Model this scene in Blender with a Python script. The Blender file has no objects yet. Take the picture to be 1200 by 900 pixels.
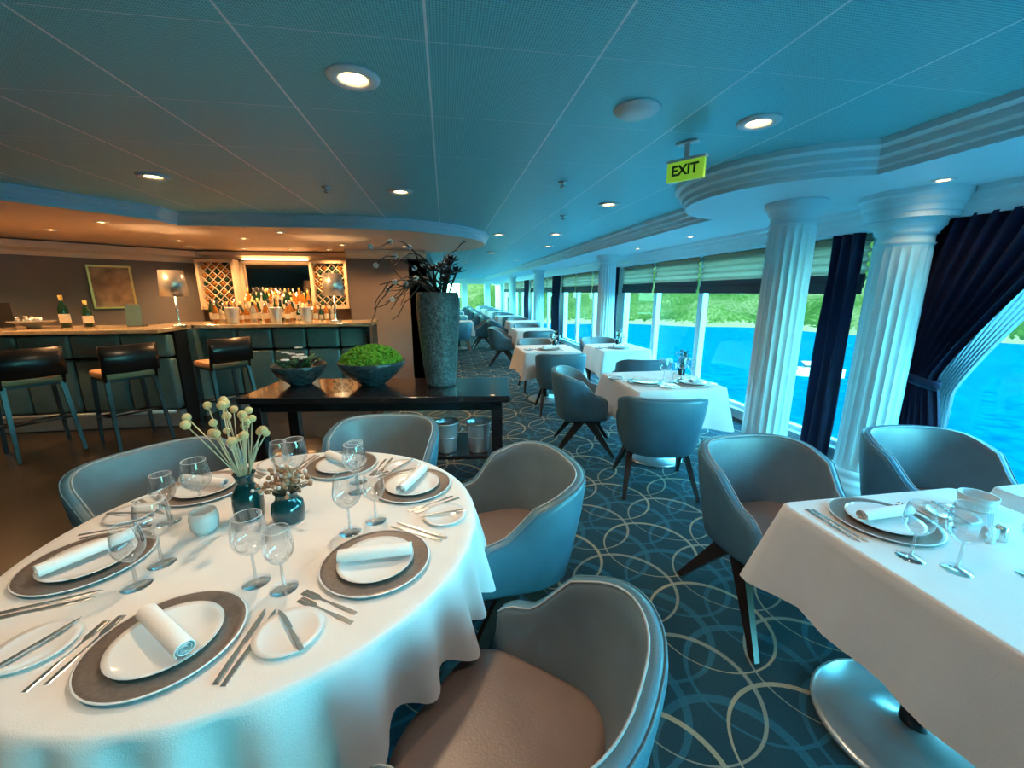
import bpy, bmesh, math, random
from mathutils import Vector, Matrix, noise
random.seed(7)
S=bpy.context.scene
COL=S.collection
pi=math.pi
# ------------------------------------------------------------------ materials
def setp(b,k,v):
    if k in b.inputs: b.inputs[k].default_value=v
def mat(name,col,rough=.5,metal=0,var=.06,scale=12,bump=0,bscale=60,emit=None,es=0,coat=0,sheen=0,trans=0):
    m=bpy.data.materials.new(name); m.use_nodes=True
    nt=m.node_tree; b=nt.nodes['Principled BSDF']
    setp(b,'Roughness',rough); setp(b,'Metallic',metal); setp(b,'Coat Weight',coat); setp(b,'Sheen Weight',sheen)
    setp(b,'Transmission Weight',trans)
    tc=nt.nodes.new('ShaderNodeTexCoord')
    n=nt.nodes.new('ShaderNodeTexNoise'); n.inputs['Scale'].default_value=scale; n.inputs['Detail'].default_value=4
    nt.links.new(tc.outputs['Object'],n.inputs['Vector'])
    r=nt.nodes.new('ShaderNodeValToRGB')
    c=Vector(col[:3])
    r.color_ramp.elements[0].position=.3; r.color_ramp.elements[1].position=.7
    r.color_ramp.elements[0].color=(*[max(0,x*(1-var)) for x in c],1)
    r.color_ramp.elements[1].color=(*[min(1,x*(1+var)) for x in c],1)
    nt.links.new(n.outputs['Fac'],r.inputs['Fac']); nt.links.new(r.outputs['Color'],b.inputs['Base Color'])
    if bump:
        n2=nt.nodes.new('ShaderNodeTexNoise'); n2.inputs['Scale'].default_value=bscale; n2.inputs['Detail'].default_value=3
        nt.links.new(tc.outputs['Object'],n2.inputs['Vector'])
        bp=nt.nodes.new('ShaderNodeBump'); bp.inputs['Strength'].default_value=bump; bp.inputs['Distance'].default_value=.01
        nt.links.new(n2.outputs['Fac'],bp.inputs['Height']); nt.links.new(bp.outputs['Normal'],b.inputs['Normal'])
    if emit:
        setp(b,'Emission Color',(*emit,1)); setp(b,'Emission Strength',es)
    return m
def glassmat(name,tint,edge=.6,face0=.04,power=3.0):
    m=bpy.data.materials.new(name); m.use_nodes=True; nt=m.node_tree
    nt.nodes.clear()
    o=nt.nodes.new('ShaderNodeOutputMaterial'); mx=nt.nodes.new('ShaderNodeMixShader')
    t=nt.nodes.new('ShaderNodeBsdfTransparent'); g=nt.nodes.new('ShaderNodeBsdfGlossy'); f=nt.nodes.new('ShaderNodeLayerWeight')
    f.inputs['Blend'].default_value=.5
    t.inputs['Color'].default_value=(*tint,1); g.inputs['Roughness'].default_value=.03
    g.inputs['Color'].default_value=(.95,.97,1,1)
    p=nt.nodes.new('ShaderNodeMath'); p.operation='POWER'; p.inputs[1].default_value=power
    q=nt.nodes.new('ShaderNodeMath'); q.operation='MULTIPLY_ADD'; q.inputs[1].default_value=edge; q.inputs[2].default_value=face0
    nt.links.new(f.outputs['Facing'],p.inputs[0]); nt.links.new(p.outputs[0],q.inputs[0]); nt.links.new(q.outputs[0],mx.inputs[0])
    nt.links.new(t.outputs[0],mx.inputs[1]); nt.links.new(g.outputs[0],mx.inputs[2])
    nt.links.new(mx.outputs[0],o.inputs['Surface'])
    return m
def fabric(name,col,tr=.5,see=0):
    m=bpy.data.materials.new(name); m.use_nodes=True; nt=m.node_tree; nt.nodes.clear()
    o=nt.nodes.new('ShaderNodeOutputMaterial'); mx=nt.nodes.new('ShaderNodeMixShader'); d=nt.nodes.new('ShaderNodeBsdfDiffuse'); t=nt.nodes.new('ShaderNodeBsdfTranslucent')
    tc=nt.nodes.new('ShaderNodeTexCoord'); n=nt.nodes.new('ShaderNodeTexNoise'); n.inputs['Scale'].default_value=120
    r=nt.nodes.new('ShaderNodeValToRGB'); r.color_ramp.elements[0].color=(*[x*.9 for x in col],1); r.color_ramp.elements[1].color=(*[min(1,x*1.1) for x in col],1)
    nt.links.new(tc.outputs['Object'],n.inputs['Vector']); nt.links.new(n.outputs['Fac'],r.inputs['Fac'])
    nt.links.new(r.outputs[0],d.inputs['Color']); nt.links.new(r.outputs[0],t.inputs['Color'])
    mx.inputs[0].default_value=tr; nt.links.new(d.outputs[0],mx.inputs[1]); nt.links.new(t.outputs[0],mx.inputs[2])
    nt.links.new(mx.outputs[0],o.inputs['Surface']); return m
class NG:
    def __init__(s,nt): s.nt=nt
    def m(s,op,a,b=None,c=None):
        n=s.nt.nodes.new('ShaderNodeMath'); n.operation=op
        for i,v in enumerate((a,b,c)):
            if v is None: continue
            if isinstance(v,(int,float)): n.inputs[i].default_value=v
            else: s.nt.links.new(v,n.inputs[i])
        return n.outputs[0]
    def mix(s,f,a,b):
        n=s.nt.nodes.new('ShaderNodeMix'); n.data_type='RGBA'
        for i,v in ((0,f),(6,a),(7,b)):
            if isinstance(v,(int,float)): n.inputs[i].default_value=v
            elif isinstance(v,tuple): n.inputs[i].default_value=(*v,1)
            else: s.nt.links.new(v,n.inputs[i])
        return n.outputs[2]
    def xyz(s):
        tc=s.nt.nodes.new('ShaderNodeTexCoord'); sp=s.nt.nodes.new('ShaderNodeSeparateXYZ')
        s.nt.links.new(tc.outputs['Object'],sp.inputs[0]); return tc.outputs['Object'],sp.outputs
    def noise(s,vec,scale,detail=3):
        n=s.nt.nodes.new('ShaderNodeTexNoise'); n.inputs['Scale'].default_value=scale; n.inputs['Detail'].default_value=detail
        s.nt.links.new(vec,n.inputs['Vector']); return n.outputs['Fac']
def base(name,rough=.6):
    m=bpy.data.materials.new(name); m.use_nodes=True; b=m.node_tree.nodes['Principled BSDF']; b.inputs['Roughness'].default_value=rough
    return m,m.node_tree,b,NG(m.node_tree)
def carpet():
    m,nt,b,g=base('carpet_mat',.95)
    vec,o=g.xyz()
    nz=g.noise(vec,180,2); big=g.noise(vec,2.5,2)
    cur=g.mix(nz,(.002,.013,.024),(.008,.046,.066))
    cur=g.mix(g.m('MULTIPLY',big,.45),cur,(.012,.085,.118))
    s=.60
    sets=[((0,0),.262,.012,(.018,.115,.16)),((.30,.30),.262,.012,(.018,.12,.17)),((.30,0),.272,.0065,(.44,.37,.24)),((0,.30),.272,.0065,(.32,.31,.24))]
    for (ox,oy),R,w,c in sets:
        fx=g.m('MULTIPLY',g.m('SUBTRACT',g.m('FRACT',g.m('DIVIDE',g.m('ADD',o[0],ox+20*s),s)),.5),s)
        fy=g.m('MULTIPLY',g.m('SUBTRACT',g.m('FRACT',g.m('DIVIDE',g.m('ADD',o[1],oy+20*s),s)),.5),s)
        d=g.m('SQRT',g.m('ADD',g.m('MULTIPLY',fx,fx),g.m('MULTIPLY',fy,fy)))
        ww=g.m('MULTIPLY',g.m('ADD',g.m('MULTIPLY',g.m('ADD',fx,fy),1.6),1.0),w)
        ring=g.m('LESS_THAN',g.m('ABSOLUTE',g.m('SUBTRACT',d,R)),ww)
        ring=g.m('MULTIPLY',ring,g.m('ADD',g.m('MULTIPLY',nz,.8),.35))
        cur=g.mix(ring,cur,c)
    nt.links.new(cur,b.inputs['Base Color'])
    bp=nt.nodes.new('ShaderNodeBump'); bp.inputs['Strength'].default_value=.5; bp.inputs['Distance'].default_value=.004
    nt.links.new(nz,bp.inputs['Height']); nt.links.new(bp.outputs[0],b.inputs['Normal'])
    return m
def ceilmat():
    m,nt,b,g=base('ceiling_tile_mat',.38)
    vec,o=g.xyz()
    def line(c,off,sp,w):
        f=g.m('FRACT',g.m('DIVIDE',g.m('ADD',c,off+sp*30),sp)); return g.m('LESS_THAN',g.m('ABSOLUTE',g.m('SUBTRACT',f,.5)),w/sp)
    lx=line(o[0],.03+.3,.6,.0045); ly=line(o[1],-.4+.3+.6,.6,.0028)
    k=2*pi/.020
    dots=g.m('MULTIPLY',g.m('SINE',g.m('MULTIPLY',o[0],k)),g.m('SINE',g.m('MULTIPLY',o[1],k)))
    dots=g.m('GREATER_THAN',g.m('ABSOLUTE',dots),.6)
    c=g.mix(g.m('MULTIPLY',dots,.8),(.20,.66,.71),(.035,.26,.33))
    c=g.mix(ly,c,(.48,.76,.82)); c=g.mix(lx,c,(.85,.92,.95))
    nt.links.new(c,b.inputs['Base Color'])
    return m
def watermat():
    m,nt,b,g=base('sea_mat',.6)
    vec,o=g.xyz()
    n1=g.noise(vec,.6,10); n2=g.noise(vec,.03,3)
    c=g.mix(n2,(.0,.036,.062),(.0,.056,.084))
    w=g.m('MULTIPLY',g.m('SUBTRACT',n1,.35),2.2)
    c=g.mix(w,c,(.0,.020,.038))
    nt.links.new(c,b.inputs['Base Color']); setp(b,'Specular IOR Level',.0)
    return m
def hillmat():
    m,nt,b,g=base('hill_mat',.95)
    vec,o=g.xyz()
    n1=g.noise(vec,.035,8); n2=g.noise(vec,.9,8)
    r=nt.nodes.new('ShaderNodeValToRGB'); r.color_ramp.elements[0].position=.36; r.color_ramp.elements[1].position=.66
    r.color_ramp.elements[0].color=(.005,.014,.003,1); r.color_ramp.elements[1].color=(.085,.062,.028,1)
    e=r.color_ramp.elements.new(.5); e.color=(.022,.033,.007,1)
    nt.links.new(g.m('ADD',g.m('MULTIPLY',n1,.55),g.m('MULTIPLY',n2,.45)),r.inputs['Fac'])
    low=g.m('LESS_THAN',g.m('ADD',o[2],g.m('MULTIPLY',n2,-5)),-12.6)
    c=g.mix(low,r.outputs[0],(.09,.065,.035))
    nt.links.new(c,b.inputs['Base Color']); setp(b,'Specular IOR Level',.0)
    return m
def darkfloor():
    m,nt,b,g=base('dark_wood_floor_mat',.25)
    vec,o=g.xyz()
    px=g.m('FLOOR',g.m('DIVIDE',o[0],.14))
    wn=nt.nodes.new('ShaderNodeTexWhiteNoise'); wn.noise_dimensions='1D'; nt.links.new(px,wn.inputs['W'])
    n=g.noise(vec,9,5)
    c=g.mix(wn.outputs['Value'],(.014,.011,.008),(.032,.024,.017)); c=g.mix(g.m('MULTIPLY',n,.5),c,(.05,.036,.024))
    nt.links.new(c,b.inputs['Base Color']); return m
M={}
M['white']=mat('white_paint',(.62,.82,.87),.45,var=.02)
M['warmlit']=mat('soffit_baked_glow',(.80,.60,.42),.5,var=.02)  # warm glow of the bar lights put into the soffit colour
M['cloth']=mat('tablecloth_linen',(.82,.80,.78),.85,var=.02,bump=.15,bscale=300,sheen=.2)
M['lea_out']=mat('leather_blue_grey',(.08,.19,.26),.36,var=.08,bump=.12,bscale=180)
M['lea_in']=mat('leather_grey_sheen',(.14,.19,.22),.38,var=.08,bump=.12,bscale=180)  # inner back: same leather, its reflection put into a greyer base colour
M['lea_seat']=mat('leather_taupe',(.21,.155,.14),.36,var=.08,bump=.12,bscale=180)
M['piping']=mat('leather_piping',(.40,.45,.48),.4)
M['walnut']=mat('dark_walnut',(.018,.011,.010),.3,var=.4,scale=25)
M['espresso']=mat('espresso_wood',(.014,.010,.011),.18,var=.35,scale=10,coat=.5)
M['silver']=mat('silverware_metal',(.72,.71,.69),.24,.9,var=.03)
M['chrome']=mat('brushed_steel',(.66,.72,.74),.30,.7,var=.05)
M['pewter']=mat('charger_pewter',(.22,.18,.16),.38,.35,var=.15,scale=90)
M['china']=mat('white_china',(.82,.83,.84),.12,var=.01,coat=.3)
M['napkin']=mat('napkin_cotton',(.88,.88,.88),.9,var=.02,bump=.2,bscale=250)
M['glass']=glassmat('clear_glass',(.93,.95,.96),.9,.08,1.7)
M['pane']=glassmat('window_glass',(.90,.97,1.0),.15,.01,5)
M['dglass']=mat('dark_teal_glass',(.004,.045,.055),.06,var=.2,coat=.5)
M['stem']=mat('dried_stem',(.52,.48,.33),.8)
M['ball']=mat('craspedia_head',(.72,.58,.30),.9,var=.15,scale=150,bump=.6,bscale=400)
M['dried']=mat('dried_flower',(.36,.22,.14),.9,var=.4,scale=80)
M['navy']=mat('navy_velvet',(.002,.005,.035),.85,var=.3,scale=6,sheen=.05)
M['sheer']=fabric('sheer_fabric',(.32,.40,.44),.40)
M['blind']=fabric('blind_fabric',(.46,.33,.22),.30)
M['blinddark']=mat('blind_trim',(.04,.045,.055),.8)
M['stone']=mat('hammered_stone',(.065,.105,.125),.4,.25,var=.5,scale=40,bump=1.0,bscale=45)
M['bowl']=mat('glazed_dark_ceramic',(.025,.05,.065),.25,var=.5,scale=30,bump=.5,bscale=40)
M['moss']=mat('moss_green',(.075,.27,.012),.95,var=.5,scale=45,bump=1,bscale=120)
M['leaf']=mat('leaf_green',(.03,.13,.05),.5,var=.4,scale=30)
M['darkleaf']=mat('aeonium_leaf',(.035,.018,.03),.5,var=.4,scale=30)
M['twig']=mat('dark_twig',(.02,.017,.017),.7,var=.4)
M['petal']=mat('orchid_petal',(.62,.60,.6),.6,var=.15,scale=50)
M['brownwall']=mat('taupe_wall',(.17,.125,.105),.6,var=.08,scale=3)
M['greywall']=mat('grey_wallcover',(.19,.165,.15),.7,var=.1,scale=2)
M['cream']=mat('cream_trim',(.72,.58,.40),.5,var=.04)
M['marble']=mat('bar_marble',(.42,.31,.19),.15,var=.35,scale=7,coat=.3)
M['teal']=mat('teal_leather',(.08,.15,.155),.36,var=.15,scale=8,bump=.1)
M['steelp']=mat('plinth_stone',(.20,.23,.24),.35)
M['black']=mat('black_lacquer',(.008,.009,.011),.3)
M['tan']=mat('tan_leather',(.40,.21,.10),.5)
M['glow']=mat('lamp_glow',(1,.8,.5),.5,emit=(1,.62,.25),es=16)
M['glows']=mat('shelf_glow',(1,.7,.4),.5,emit=(1,.58,.25),es=8)
M['plastic']=mat('white_plastic',(.75,.78,.78),.4,var=.02)
M['exit']=mat('exit_face',(.35,.65,.1),.5,emit=(.17,.38,.015),es=.8)
M['exitink']=mat('exit_ink',(.004,.07,.02),.5)
M['mirror']=mat('mirror_glass',(.6,.55,.5),.05,1,var=.02)
M['gold']=mat('gold_foil',(.75,.5,.16),.3,.9)
M['picture']=mat('framed_print',(.40,.24,.12),.6,var=.5,scale=6)
M['b1']=mat('bottle_green',(.01,.04,.02),.08); M['b2']=mat('bottle_amber',(.35,.13,.02),.08); M['b3']=mat('bottle_clear',(.4,.38,.32),.08); M['b4']=mat('bottle_label',(.6,.52,.38),.6)
M['shade']=mat('silver_lampshade',(.70,.66,.58),.3,.6,var=.05)
M['hull']=mat('boat_hull',(.35,.34,.33),.5); M['red']=mat('boat_red',(.25,.04,.03),.5)
M['candle']=mat('votive_glass',(.78,.85,.87),.25,trans=.3)
# ------------------------------------------------------------------ mesh builder
class MB:
    def __init__(s): s.v=[];s.f=[];s.mi=[];s.sm=[];s.mats=[]
    def add(s,vs,fs,m,smooth=True,X=None):
        if m not in s.mats: s.mats.append(m)
        k=s.mats.index(m); o=len(s.v)
        for v in vs:
            v=Vector(v); s.v.append(tuple(X@v if X else v))
        for f in fs: s.f.append([i+o for i in f]); s.mi.append(k); s.sm.append(smooth)
    def bm(s,b,m,smooth=False,X=None):
        b.verts.index_update(); s.add([v.co.copy() for v in b.verts],[[v.index for v in f.verts] for f in b.faces],m,smooth,X); b.free()
    def box(s,c,size,m,bev=0,X=None,smooth=False,seg=2):
        b=bmesh.new(); bmesh.ops.create_cube(b,size=1)
        for v in b.verts: v.co=Vector((v.co.x*size[0],v.co.y*size[1],v.co.z*size[2]))
        if bev: bmesh.ops.bevel(b,geom=b.edges[:]+b.verts[:],offset=bev,segments=seg,profile=.5,affect='EDGES')
        for v in b.verts: v.co+=Vector(c)
        s.bm(b,m,smooth,X)
    def rings(s,R,m,smooth=True,caps=True,X=None,close=True):
        n=len(R[0]); vs=[p for r in R for p in r]; fs=[]
        for i in range(len(R)-1):
            for j in range(n if close else n-1):
                k=(j+1)%n; fs.append([i*n+j,i*n+k,(i+1)*n+k,(i+1)*n+j])
        if caps: fs.append(list(range(n))[::-1]); fs.append([(len(R)-1)*n+j for j in range(n)])
        s.add(vs,fs,m,smooth,X)
    def lathe(s,prof,m,seg=28,c=(0,0,0),X=None,smooth=True):
        R=[[(c[0]+max(r,1e-5)*math.cos(2*pi*j/seg),c[1]+max(r,1e-5)*math.sin(2*pi*j/seg),c[2]+z) for j in range(seg)] for r,z in prof]
        s.rings(R,m,smooth,False,X)
    def ball(s,c,r,m,seg=10,sz=1,X=None):
        s.lathe([(r*math.sin(pi*i/6),-r*sz*math.cos(pi*i/6)) for i in range(7)],m,seg,c,X)
    def tube(s,pts,r,m,seg=8,X=None,flat=1):
        pts=[Vector(p) for p in pts]; n=len(pts); R=[]
        up=Vector((0,0,1))
        for i,p in enumerate(pts):
            t=(pts[min(i+1,n-1)]-pts[max(i-1,0)]).normalized()
            a=t.cross(up)
            if a.length<1e-3: a=t.cross(Vector((1,0,0)))
            a.normalize(); b=a.cross(t).normalized(); rr=r[i] if isinstance(r,(list,tuple)) else r
            R.append([p+a*rr*math.cos(2*pi*j/seg)+b*rr*flat*math.sin(2*pi*j/seg) for j in range(seg)])
        s.rings(R,m,True,True,X)
    def beam(s,p0,p1,a0,a1,m,X=None):
        q=[(-1,-1),(1,-1),(1,1),(-1,1)]
        R=[[(p0[0]+x*a0[0],p0[1]+y*a0[1],p0[2]) for x,y in q],[(p1[0]+x*a1[0],p1[1]+y*a1[1],p1[2]) for x,y in q]]
        s.rings(R,m,False,True,X)
    def extr(s,ol,z0,z1,m,X=None,smooth=False):
        s.rings([[(x,y,z0) for x,y in ol],[(x,y,z1) for x,y in ol]],m,smooth,True,X)
    def mesh(s,name,recalc=True):
        me=bpy.data.meshes.new(name); me.from_pydata(s.v,[],s.f)
        for m in s.mats: me.materials.append(M[m] if isinstance(m,str) else m)
        me.polygons.foreach_set('material_index',s.mi); me.polygons.foreach_set('use_smooth',s.sm)
        b=bmesh.new(); b.from_mesh(me); bmesh.ops.remove_doubles(b,verts=b.verts,dist=2e-5)
        if recalc: bmesh.ops.recalc_face_normals(b,faces=b.faces)
        b.to_mesh(me); b.free(); me.update(); return me
def put(name,me,loc=(0,0,0),rz=0,parent=None,sc=1):
    if isinstance(me,MB): me=me.mesh(name)
    o=bpy.data.objects.new(name,me); COL.objects.link(o); o.location=loc; o.rotation_euler=(0,0,rz); o.scale=(sc,)*3
    if parent: o.parent=parent
    return o
def rectpath(hx,hy,r,n=6,k=10):
    pts=[]
    for cx,cy,a0 in ((hx-r,hy-r,0),(-hx+r,hy-r,pi/2),(-hx+r,-hy+r,pi),(hx-r,-hy+r,3*pi/2)):
        for i in range(n+1):
            a=a0+pi/2*i/n; pts.append((cx+r*math.cos(a),cy+r*math.sin(a)))
        p=pts[-1]
        nx={0:(-hx+r,hy),1:(-hx,-hy+r),2:(hx-r,-hy),3:(hx,hy-r)}[int(round(a0/(pi/2)))]
        for i in range(1,k): pts.append((p[0]+(nx[0]-p[0])*i/k,p[1]+(nx[1]-p[1])*i/k))
    return pts
# ------------------------------------------------------------------ chair
def chair_mesh():
    b=MB()
    W=.262; YF=.20; YB=-.03; D=.225
    plan=[]
    for i in range(8): plan.append((W,YF+(YB-YF)*i/8,1,0,i/8*.25))
    n=26
    for i in range(n+1):
        a=pi*i/n; cx=math.cos(a); sx=max(0.0,math.sin(a)); e=.78
        x=W*math.copysign(abs(cx)**e,cx); y=YB-D*sx**e
        plan.append((x,y,cx,-sx,.25+.5*i/n))
    for i in range(1,9): plan.append((-W,YB+(YF-YB)*i/8,-1,0,.75+.25*i/8))
    R=[]
    for x,y,nx,ny,u in plan:
        k=math.sin(pi*u)
        kk=max(0.0,min(1.0,(k-.30)/.66)); kk=kk*kk*(3-2*kk)
        top=.605+.195*kk; fl=.03+.045*kk; zb=.335+.025*(1-k)
        mu=max(0.0,min(u,1-u))
        if mu<.1: top-=.05*(1-mu/.1)**2
        th=.046
        def P(off,z): return (x+nx*off,y+ny*off,z)
        H=top-zb
        R.append([P(-.05,zb),P(-.01,zb-.005),P(.012,zb+.02),P(fl*.35+.01,zb+H*.3),P(fl*.75+.008,zb+H*.65),P(fl+.004,top-.03),P(fl-.002,top-.008),
                  P(fl-.02,top),P(fl-th+.008,top-.004),P(fl-th,top-.02),P(fl-th-.006,top-.06),P(fl*.4-th-.006,zb+H*.5),P(-th,zb+H*.2)])
    nr=len(R[0]); vs=[p for r in R for p in r]
    fo=[];fi=[]
    for i in range(len(R)-1):
        for j in range(nr):
            k=(j+1)%nr; (fo if j<8 else fi).append([i*nr+j,i*nr+k,(i+1)*nr+k,(i+1)*nr+j])
    b.add(vs,fo+[list(range(nr)),[(len(R)-1)*nr+j for j in range(nr)]],'lea_out'); b.add(vs,fi,'lea_in')
    b.tube([ (r[8][0],r[8][1],r[8][2]+.001) for r in R],.0032,'piping',6)
    b.tube([ (r[6][0],r[6][1],r[6][2]+.001) for r in R],.0028,'lea_out',6)
    def se(hx,y0,y1,z,n=36):
        cy=(y0+y1)/2; hy=(y1-y0)/2; o=[]
        for j in range(n):
            a=2*pi*j/n; c=math.cos(a); s_=math.sin(a); o.append((hx*math.copysign(abs(c)**.45,c),cy+hy*math.copysign(abs(s_)**.5,s_),z))
        return o
    b.rings([se(.215,-.19,.225,.335),se(.225,-.21,.25,.345),se(.228,-.21,.262,.38),se(.228,-.21,.262,.435),se(.222,-.205,.255,.455),se(.2,-.18,.23,.466),se(.12,-.1,.13,.473),se(.02,-.02,.03,.475)],'lea_seat')
    for sx in (-1,1):
        for yf in (-.28,.28):
            b.beam((sx*.205,yf*.12,.35),(sx*.275,yf,.0),(.018,.05),(.012,.017),'walnut')
        b.box((sx*.20,0,.33),(.045,.30,.03),'walnut',.004)
    b.box((0,0,.325),(.40,.06,.025),'walnut',.004)
    return b.mesh('dining_chair')
def stool_mesh():
    b=MB()
    b.box((0,0,.735),(.42,.42,.07),'tan',.02,smooth=True)
    b.box((0,0,.69),(.40,.40,.03),'black',.005)
    for sx in (-1,1):
        b.beam((sx*.19,.18,.70),(sx*.22,.22,0),(.018,.018),(.014,.014),'black')
        b.beam((sx*.19,-.18,.70),(sx*.22,-.28,0),(.018,.022),(.014,.014),'black')
        b.tube([(sx*.20,-.19,.68),(sx*.205,-.23,.85),(sx*.2,-.25,.99)],.018,'black',6)
    R=[]
    for i in range(13):
        u=i/12*2-1; x=.225*u; y=-.25-.045*(1-u*u); R.append([(x,y-.014,.77),(x,y-.018,1.04),(x,y+.014,1.04),(x,y+.016,.77)])
    b.rings(R,'black')
    for z,yy in ((.28,.2),(.34,-.22)): b.tube([(-.215,yy,z),(.215,yy,z)],.011,'black',6)
    for sx in (-1,1): b.tube([(sx*.215,.2,.28),(sx*.215,-.22,.34)],.011,'black',6)
    return b.mesh('bar_stool')
CH=chair_mesh(); ST=stool_mesh()
def face(dx,dy): return math.atan2(dy,dx)-pi/2
def chair(x,y,dx,dy): return put('dining_chair',CH,(x,y,0.003),face(dx,dy))
# ------------------------------------------------------------------ cloth tables
def cloth_round(R,drop):
    b=MB(); n=360; rings=[]
    rings.append([(0.001*math.cos(2*pi*j/n),.001*math.sin(2*pi*j/n),.755) for j in range(n)])
    for r in (.3,R-.03,R-.008): rings.append([(r*math.cos(2*pi*j/n),r*math.sin(2*pi*j/n),.755) for j in range(n)])
    for k in range(13):
        f=k/12; o=[]
        for j in range(n):
            a=2*pi*j/n
            w=math.sin(a*30+1.8*math.sin(a*3))*.85+math.sin(a*11+2+1.3*math.sin(2*a))*.5
            w=math.copysign(abs(w)**.85,w)
            rr=R+.004+f*.035+w*.036*f**.8
            z=.75-f*drop*(1+.05*math.sin(a*5+1))-.014*w*f
            o.append((rr*math.cos(a),rr*math.sin(a),z))
        rings.append(o)
    b.rings(rings,'cloth',True,False)
    return b
def cloth_rect(hx,hy,drop):
    b=MB(); pts=rectpath(hx,hy,.035,5,14); n=len(pts); rings=[]
    for sc in (.001,.5,.96,.99): rings.append([(x*sc,y*sc,.755) for x,y in pts])
    L=0; Ls=[]
    for i in range(n): Ls.append(L); q=pts[(i+1)%n]; L+=math.hypot(q[0]-pts[i][0],q[1]-pts[i][1])
    for k in range(10):
        f=k/9; o=[]
        for i,(x,y) in enumerate(pts):
            dx=max(0,abs(x)-(hx-.16))/.16; dy=max(0,abs(y)-(hy-.16))/.16; cor=(dx*dy)
            sx=math.copysign(1,x); sy=math.copysign(1,y)
            ex=1 if abs(abs(x)-hx)<.02 else 0; ey=1 if abs(abs(y)-hy)<.02 else 0
            w=math.sin(Ls[i]/.13*2*pi*.5+ .8*math.sin(Ls[i]*3))*.012
            off=f*(.018+w)
            cx=cor*f*.055
            o.append((x+sx*(ex*off+cx),y+sy*(ey*off+cx),.75-f*drop-cor*f*.03))
        rings.append(o)
    b.rings(rings,'cloth',True,False)
    return b
def pedestal(b,x=0,y=0,r=.26):
    b.lathe([(0,0),(r,0),(r,.008),(r*.93,.018),(r*.5,.03),(.06,.04),(.05,.05),(0,.05)],'chrome',48,(x,y,0))
    b.lathe([(0,.04),(.045,.045),(.045,.12),(.038,.13),(.038,.70),(.09,.72),(.09,.735),(0,.735)],'black',20,(x,y,0))
def table_rect(x,y,hx,hy,drop,rz=0,pr=.26,pd=(0,0)):
    e=bpy.data.objects.new('dining_table',None); COL.objects.link(e); e.location=(x,y,0.002); e.rotation_euler=(0,0,rz)
    put('tablecloth',cloth_rect(hx,hy,drop),parent=e)
    b=MB(); pedestal(b,pd[0],pd[1],pr); b.box((0,0,.738),(hx*2-.02,hy*2-.02,.02),'walnut'); put('pedestal_base',b,parent=e)
    return e
# ------------------------------------------------------------------ tableware
def m_charger():
    b=MB()
    b.lathe([(0,.001),(.095,.0),(.146,.006),(.155,.011),(.153,.013),(.141,.010),(.11,.006),(0,.006)],'pewter',56)
    b.lathe([(.156,.0105),(.1575,.012),(.156,.0135),(.153,.0132)],'china',56)
    b.lathe([(0,.0065),(.065,.0065),(.098,.013),(.110,.018),(.110,.0195),(.097,.016),(.07,.0105),(0,.0105)],'china',48)
    return b.mesh('charger_plate')
def m_bread():
    b=MB(); b.lathe([(0,.0),(.046,.0),(.064,.006),(.077,.010),(.077,.0115),(.062,.009),(.046,.004),(0,.004)],'china',40); return b.mesh('bread_plate')
def m_napkin():
    b=MB(); pts=[]; T=2.6
    n=60
    for i in range(n+1):
        a=2*pi*T*i/n; r=.006+.017*i/n; pts.append((r*math.cos(a),r*math.sin(a)*.82+.0195))
    R=[]
    Ls=[-.105,-.103,-.05,0,.05,.103,.105]
    for L in Ls:
        k=.97 if abs(L)>.104 else 1
        outer=[(L,x*k,.0195+(z-.0195)*k) for x,z in pts]
        inner=[(L,x*.9,.0195+(z-.0195)*.9) for x,z in pts[::-1]]
        R.append(outer+inner)
    b.rings(R,'napkin',True,True)
    return b.mesh('rolled_napkin')
def m_glass(bowl=.043,h=.20,stem=.085):
    b=MB()
    hb=h-stem
    b.lathe([(0,0),(.036,0),(.036,.0015),(.012,.006),(.004,.012),(.0035,stem),(0,stem+.002)],'glass',28)
    out=[(.0035+(bowl-.0035)*math.sin(pi*.5*min(1,(t/.42)))**.8 if t<.42 else bowl*(1-.2*((t-.42)/.58)**1.7),stem+hb*t) for t in [0,.02,.06,.12,.2,.3,.42,.55,.7,.85,1]]
    rim=out[-1]
    b.lathe(out,'glass',32)
    b.lathe([(rim[0]+.0008*math.cos(a),rim[1]+.0008*math.sin(a)) for a in [2*pi*i/6 for i in range(7)]],'china',32)
    return b.mesh('wine_glass')
def thin(name,ol,z=.0022,zf=None,m='silver'):
    zf=zf or (lambda y:0)
    b=MB()
    R=[[(x,y,zf(y)) for x,y in ol],[(x,y,zf(y)+z*.5) for x,y in ol],[(x*.72,y*.985,zf(y)+z) for x,y in ol]]
    b.rings(R,m,False,True); return b.mesh(name)
def m_knife(name='table_knife'):
    return thin(name,[(-.007,-.11),(.007,-.11),(.008,-.06),(.006,-.005),(.009,.0),(.010,.05),(.007,.09),(-.002,.112),(-.006,.10),(-.006,0),(-.006,-.01),(-.008,-.06)],z=.004)
def m_fork():
    ol=[(-.006,-.10),(.006,-.10),(.007,-.06),(.003,0),(.004,.03),(.011,.045),(.0115,.095)]
    x=.0115
    for i in range(3):
        ol+=[(x-.0028,.097),(x-.0030,.058),(x-.0046,.058),(x-.0048,.097)]; x-=.0066+.0009
    ol+=[(-.0115,.095),(-.011,.045),(-.004,.03),(-.003,0),(-.007,-.06)]
    return thin('dinner_fork',ol)
KN=m_knife();BKN=m_knife('butter_knife');FK=m_fork()
CHG=m_charger();BR=m_bread();NP=m_napkin();GL=m_glass(.046,.205,.085);GL2=m_glass(.038,.18,.075)
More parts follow.
